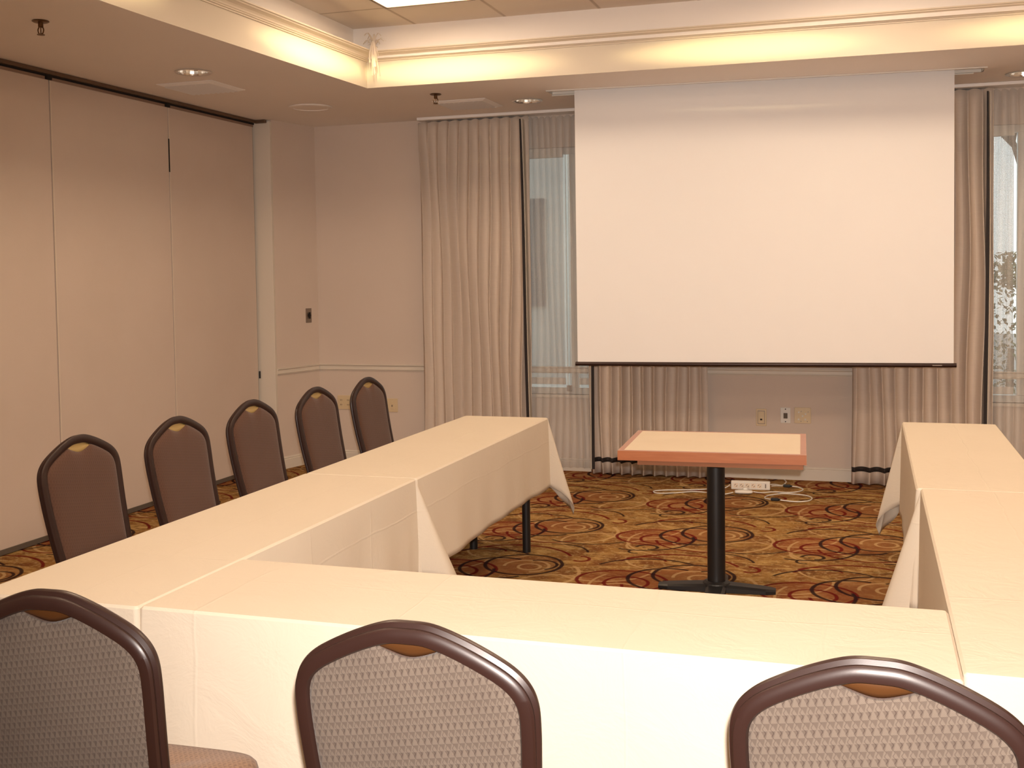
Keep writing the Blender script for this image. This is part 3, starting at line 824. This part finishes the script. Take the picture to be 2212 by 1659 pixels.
# ------------------------------------------------------------------ chairs
OUT = [(0, .980), (.045, .977), (.100, .959), (.160, .931), (.200, .906), (.225, .878), (.237, .845), (.239, .800), (.2365, .740), (.232, .670), (.227, .600), (.221, .530), (.214, .470), (.206, .430)]
def yb(z): return -.190-.095*((z-.45)/.53)-.012*sin(pi*max(0, min(1, (z-.45)/.53)))
def outline(inset):
    pts = spline([(-u, z, 0) for u, z in OUT[::-1]]+[(u, z, 0) for u, z in OUT[1:]], 5)
    out = []
    for i, p in enumerate(pts):
        tg = (pts[min(i+1, len(pts)-1)]-pts[max(i-1, 0)]).normalized(); nn = Vector((tg.y, -tg.x, 0))   # inward (travel left->right over the top)
        out.append((p+nn*inset, nn))
    return out
def next_z(pts, u):
    for a, b in zip(pts, pts[1:]):
        if a.x <= u <= b.x: return a.y+(b.y-a.y)*(u-a.x)/max(1e-6, b.x-a.x)
    return .94
def make_chair(label, group):
    t = thing('banquet_chair', label, 'chair', group=group)
    kb = Vector((0, -1, -.18)).normalized()
    # back frame: tube with a stepped outer rim
    sec = [(-.017, -.014), (-.017, .011), (-.013, .0165), (-.004, .018), (.007, .0165), (.0110, .012), (.0105, .0065), (.0085, .003), (.0160, -.001), (.0175, -.006), (.0150, -.014), (.009, -.0175), (-.010, -.0175)]
    rings = []
    for p, nn in outline(.017):
        P3 = Vector((p.x, yb(p.y), p.y)); n3 = Vector((-nn.x, 0, -nn.y))
        rings.append([P3+n3*a+kb*b for a, b in sec])
    bm = B(); ring_loft(bm, rings); obj('back_frame', bm, M['chairframe'], t, True)
    # panel outlines with the hand-hole dip
    inn = [p for p, nn in outline(.0315)]
    lo = [p for p in inn if p.y > .50]
    def panel(depth0, bulge, sgn, dip):
        loop = []
        for p in lo:
            z = p.y
            if abs(p.x) < .068:
                z = z-dip*cos(p.x/.068*pi/2)**.9
            loop.append(Vector((p.x, z, 0)))
        nb = 14; a, b = loop[-1], loop[0]
        loop += [a.lerp(b, i/nb) for i in range(1, nb)]
        c = Vector((0, .715, 0)); bm = B(); R_ = []
        for s, h in ((1, 0), (.985, .35), (.955, .62), (.90, .80), (.8, .92), (.6, .98), (.3, 1)):
            ring = []
            for p in loop:
                q = c+(p-c)*s; ring.append(Vector((q.x, yb(q.y), q.y))+kb*(depth0+sgn*bulge*h))
            R_.append([bm.verts.new(v) for v in ring])
        n = len(loop)
        for A_, B_ in zip(R_, R_[1:]):
            for i in range(n): bm.faces.new((A_[i], A_[(i+1) % n], B_[(i+1) % n], B_[i]))
        cv = bm.verts.new(Vector((0, yb(.715), .715))+kb*(depth0+sgn*bulge))
        for i in range(n): bm.faces.new((R_[-1][i], R_[-1][(i+1) % n], cv))
        # side wall going to the mid plane
        mid = [bm.verts.new(v.co-kb*(depth0-.0)) for v in R_[0]]
        for i in range(n): bm.faces.new((R_[0][i], mid[i], mid[(i+1) % n], R_[0][(i+1) % n]))
        return bm
    obj('back_panel', panel(.004, .009, 1, .034), M['backfabric'], t, True)
    obj('back_cushion', panel(-.004, .022, -1, .034), M['padfabric'], t, True)
    # brass hand-hole insert: shallow cup across the opening
    bm = B(); g = []
    for i in range(17):
        u = -.066+.132*i/16; c_ = cos(u/.068*pi/2)**.9
        top = next_z(inn, u)+.004; bot = top-.004-.034*c_-.003
        g.append([bm.verts.new(Vector((u, yb(z), z))+kb*d_) for z, d_ in ((top, -.006), ((top*2+bot)/3, -.002), ((top+bot*2)/3, -.004), (bot, -.010))])
    for a, b in zip(g, g[1:]):
        for i in range(3): bm.faces.new((a[i], a[i+1], b[i+1], b[i]))
    solid(obj('hand_hole_insert', bm, M['gold'], t, True), .0016)
    b2 = B(); b2.from_mesh(t.children[-1].data); bmesh.ops.translate(b2, vec=kb*.004, verts=b2.verts)
    solid(obj('hand_hole_lining', b2, M['brass2'], t, True), .0016)
    # seat pad
    bm = B(); R_ = []
    def seat_ring(s, z):
        pts = []
        for i in range(56):
            a = 2*pi*i/56; cx_, sy_ = cos(a), sin(a); e = .42
            x = .222*math.copysign(abs(cx_)**e, cx_); y = .205*math.copysign(abs(sy_)**e, sy_)
            x *= 1+.05*(y/.2)
            pts.append((x*s, .005+y*s, z-.012*max(0, y/.2)**3))
        return pts
    ring_loft(bm, [seat_ring(s, z) for s, z in ((.90, .418), (.97, .422), (1, .436), (1, .452), (.985, .466), (.95, .476), (.85, .484), (.6, .489), (.25, .491), (.02, .4915))])
    obj('seat', bm, M['seatfabric'], t, True)
    obj('seat_frame', bx(-.185, .185, -.185, .175, .398, .4185, bev=.005), M['chairframe'], t)
    for s in (-1, 1):
        bm = B(); tube(bm, spline([(s*.198, -.186, .45), (s*.200, -.195, .36), (s*.203, -.225, .18), (s*.206, -.262, .0)], 5), .0125, 12); obj('leg', bm, M['chairframe'], t, True)
        bm = B(); tube(bm, spline([(s*.190, .150, .412), (s*.196, .172, .36), (s*.200, .186, .15), (s*.202, .196, .0)], 5), .0125, 12); obj('leg', bm, M['chairframe'], t, True)
    for s in (-1, 1): obj('stretcher', tube(B(), [(s*.201, -.205, .30), (s*.197, .178, .30)], .008, 10), M['chairframe'], t, True)
    return t
GN = 'chairs along the front table'; GL = 'chairs along the left tables'
proto = make_chair('brown banquet chair with tan patterned back, middle one of the three near chairs', GN)
proto.location = (-.787, 2.105, 0); proto.rotation_euler = (0, 0, rad(0))
dup(proto, (.022, 2.125, 0), rad(-2.0), 'brown banquet chair with tan patterned back at the lower right corner', GN)
dup(proto, (-1.580, 2.105, 0), rad(2.0), 'brown banquet chair at the lower left corner, its brown seat showing', GN)
lefts = [(3.725, -3.045), (4.33, -3.00), (5.01, -3.02), (5.67, -3.00), (6.28, -2.965)]
names = ['dark brown banquet chair beside the left tables, nearest of the five full backs', 'dark brown banquet chair beside the left tables, second nearest full back', 'dark brown banquet chair beside the left tables, middle of the five full backs',
         'dark brown banquet chair beside the left tables, second farthest, before the corner', 'dark brown banquet chair beside the left tables, farthest, between two wall plates']
for (y, x), nm in zip(lefts, names):
    dup(proto, (x+.285, y, 0), -pi/2, nm, GL)
dup(proto, (-2.745, 2.80, 0), -pi/2, 'dark brown banquet chair at the left frame edge, only a sliver of its back showing', GL)

# ------------------------------------------------------------------ power strip and cords
t = thing('power_strip', 'white power strip on the carpet by the back wall under the screen', 'power strip', (-.832, 8.285, 0), rad(4))
obj('body', bx(-.140, .140, -.022, .022, .0, .062, bev=.006), M['plastic'], t)
for k in range(5):
    x = -.105+k*.042
    s = obj('outlet', bx(x-.016, x+.016, -.0235, -.0215, .015, .047, bev=.0006, seg=1), M['cream'], t)
    bm = B(); Rm = Matrix.Translation((x, -.024, .031)) @ Matrix.Rotation(rad(45), 4, 'Y')
    box(bm, -.009, -.006, -.001, .001, -.007, .007, mtx=Rm); box(bm, .006, .009, -.001, .001, -.007, .007, mtx=Rm)
    obj('slots', bm, M['seal'], s)
obj('switch', bx(.104, .112, -.026, -.0215, .016, .046, bev=.001, seg=1), M['steelplate'], t)
strip = t
def cord(pts, par, r=.0042):
    o = par.location; Ri = Matrix.Rotation(-par.rotation_euler.z, 4, 'Z')
    bm = B(); tube(bm, [Ri @ (Vector(p)-o) for p in spline([(x, y, z if z else r+.001) for x, y, z in pts], 8)], r, 8)
    return obj('cord', bm, M['plastic'], par, True)
def plug(par, x, y, rz, parent):
    o = par.location; Ri = Matrix.Rotation(-par.rotation_euler.z, 4, 'Z')
    T_ = Ri @ Matrix.Translation(Vector((x, y, 0))-Vector((o.x, o.y, 0))) @ Matrix.Rotation(rz, 4, 'Z')
    bm = B(); box(bm, -.026, .026, -.011, .011, .001, .022, bev=.005, mtx=T_)
    bm2 = bx(.024, .040, -.006, .006, .005, .017, bev=.003, mtx=T_)
    p = obj('plug', bm, M['blackplug'], parent); obj('strain_relief', bm2, M['blackplug'], parent)
cord([(-.688, 8.30, .04), (-.655, 8.36, .03), (-.62, 8.47, 0), (-.60, 8.60, 0), (-.62, 8.70, 0)], strip)
cord([(-.978, 8.27, .03), (-1.02, 8.27, 0), (-1.10, 8.21, 0), (-1.25, 8.14, 0), (-1.42, 8.09, 0), (-1.50, 8.03, 0), (-1.46, 7.96, 0), (-1.34, 8.00, 0), (-1.22, 8.08, 0), (-1.10, 8.06, 0), (-1.0, 8.03, 0), (-.935, 8.08, .012)], strip)
t = thing('power_adapter', 'white power adapter lying on the carpet in front of the power strip', 'adapter', (-.862, 8.095, 0), rad(8))
bm = B(); ring_loft(bm, [[(x, .032*s*cos(2*pi*i/16), .0165+.0155*s*sin(2*pi*i/16)) for i in range(16)] for x, s in ((-.064, .35), (-.058, .75), (-.03, 1), (.03, 1), (.055, .8), (.064, .4))])
obj('adapter_body', bm, M['plastic'], t, True)
obj('prong_head', bx(-.005, .030, .014, .044, .018, .044, bev=.007), M['plastic'], t)
ac = cord([(-.795, 8.115, .016), (-.74, 8.15, 0), (-.66, 8.20, 0), (-.56, 8.20, 0), (-.49, 8.25, 0), (-.462, 8.34, 0), (-.50, 8.42, 0), (-.545, 8.42, .010)], t)
plug(t, -.582, 8.42, rad(4), ac)
cord([(-.615, 8.415, .010), (-.65, 8.36, .02), (-.684, 8.315, .025)], t)
t = thing('extension_cable', 'white cable lying in a wide loop with a black plug, rightmost on the carpet', 'cable', (-.55, 8.02, 0))
ac = cord([(-.66, 7.905, .010), (-.70, 7.96, 0), (-.69, 8.05, 0), (-.60, 8.145, 0), (-.52, 8.15, 0), (-.43, 8.12, 0), (-.385, 8.04, 0), (-.40, 7.94, 0), (-.46, 7.89, 0), (-.52, 7.89, 0), (-.59, 7.895, .010)], t)
plug(t, -.628, 7.90, rad(2), ac)

# ------------------------------------------------------------------ outside
struct('ground', bx(-14, 14, YB+.2, 32, -.35, -.15), M['concrete'])
t = thing('building', 'grey building facade seen faintly through the left window', 'building', (-6, 15, -.15))
obj('facade', bx(-8, 4.6, 0, 3, 0, 6), M['facade'], t)
for i in range(7):
    obj('window_bay', bx(-7.2+i*1.6, -6.3+i*1.6, -.04, .02, 1.3, 2.8), mat('bay_glass_%d' % i, (.05, .06, .07, 1), .2), t)
def shrub(x, y, r_, h, label, seed):
    rr = random.Random(seed); bm = B()
    for k in range(2600):
        a = rr.uniform(0, 2*pi); ph_ = rr.uniform(0, pi); q = rr.uniform(.6, 1)
        p = Vector((r_*q*sin(ph_)*cos(a), r_*q*sin(ph_)*sin(a), h*.55+h*.45*q*cos(ph_)))
        d1 = Vector((rr.uniform(-1, 1), rr.uniform(-1, 1), rr.uniform(-1, 1))).normalized()*.035; d2 = d1.cross(Vector((rr.uniform(-1, 1), rr.uniform(-1, 1), 1))).normalized()*.018
        bm.faces.new([bm.verts.new(v) for v in (p-d1, p+d2, p+d1, p-d2)])
    t = thing('shrub', label, 'shrub', (x, y, -.15))
    obj('foliage', bm, M['leaf'], t)
    bm = B(); tube(bm, [(0, 0, 0), (.03, 0, h*.5)], [.05, .03], 8); obj('stem', bm, M['bark'], t, True)
shrub(1.3, 12.0, .9, 1.9, 'dark shrub outside the right window, left one', 1)
shrub(3.6, 12.8, 1.0, 2.0, 'dark shrub outside the right window, right one', 2)
t = thing('tree', 'bare branching tree outside the right window', 'tree', (2.25, 15, -.15))
bm = B(); rr = random.Random(3)
def branch(p, d, L, r_, k):
    q = p+d*L; tube(bm, [p, (p+q)/2+Vector((rr.uniform(-.05, .05),)*3)*L, q], [r_, r_*.8, r_*.6], 6)
    if k:
        for _ in range(3):
            dd = (d+Vector((rr.uniform(-.7, .7), rr.uniform(-.7, .7), rr.uniform(-.1, .6)))).normalized(); branch(q, dd, L*.68, r_*.6, k-1)
branch(Vector((0, 0, 0)), Vector((0, 0, 1)), 1.6, .10, 5)
obj('trunk', bm, M['bark'], t)

# ------------------------------------------------------------------ lights
def light(name, typ, loc, energy, col, **kw):
    l = bpy.data.lights.new(name, typ); l.energy = energy; l.color = col
    for k, v in kw.items(): setattr(l, k, v)
    o = bpy.data.objects.new(name, l); C.objects.link(o); o.location = loc; return o
def aim(o, tgt):
    o.rotation_euler = (Vector(tgt)-o.location).to_track_quat('-Z', 'Y').to_euler()
WARM = (1, .70, .36)
# wall-washing spots recessed in the raised ceiling, out of frame
for (x, y, tx, ty) in ((-2.68, 5.60, -2.68, 7.12), (-.78, 5.60, -.78, 7.17), (1.20, 5.60, 1.20, 7.2), (-1.85, 6.30, -3.30, 6.42), (-1.85, 4.1, -3.4, 4.1)):
    o = light('wall_washer', 'SPOT', (x, y, HU-.03), 150, (1, .78, .38), spot_size=rad(62), spot_blend=1.0, shadow_soft_size=.03)
    aim(o, (tx, ty, H+(.092 if ty > 7 else .105))); o.scale = (1, .115, 1)
# camera flash
fl = light('camera_flash', 'SPOT', (.03, -.02, 1.68), 720, (1, .89, .81), spot_size=rad(94), spot_blend=.9, shadow_soft_size=.018)
aim(fl, (-.35, 3.0, 1.05))

# world: pale overcast daylight
w = bpy.data.worlds.new('sky'); scene.world = w; w.use_nodes = True
bg = w.node_tree.nodes['Background']; bg.inputs[0].default_value = (.93, .95, .96, 1); bg.inputs[1].default_value = 2.4

# ------------------------------------------------------------------ camera
h, yaw, pitch, roll, f, cx, cy = 1.6, 0.311775802, 0.0442456538, -0.0148587494, 2414.41536, 1101.07216, 700.249739
F = Vector((-sin(yaw)*cos(pitch), cos(yaw)*cos(pitch), -sin(pitch)))
r0 = Vector((cos(yaw), sin(yaw), 0)); u0 = r0.cross(F)
r_ = r0*cos(roll)+u0*sin(roll); u_ = -r0*sin(roll)+u0*cos(roll)
cam = bpy.data.cameras.new('camera'); co = bpy.data.objects.new('camera', cam); C.objects.link(co)
Mx = Matrix((r_, u_, -F)).transposed().to_4x4(); Mx.translation = (0, 0, h)
co.matrix_world = Mx
cam.sensor_width = 36; cam.sensor_fit = 'HORIZONTAL'; cam.lens = f/2212*36
cam.shift_x = (1106-cx)/2212; cam.shift_y = (cy-829.5)/2212; cam.clip_start = .02
scene.camera = co
scene.view_settings.view_transform = 'Standard'; scene.view_settings.look = 'None'; scene.view_settings.gamma = 1
scene.view_settings.exposure = 0.0
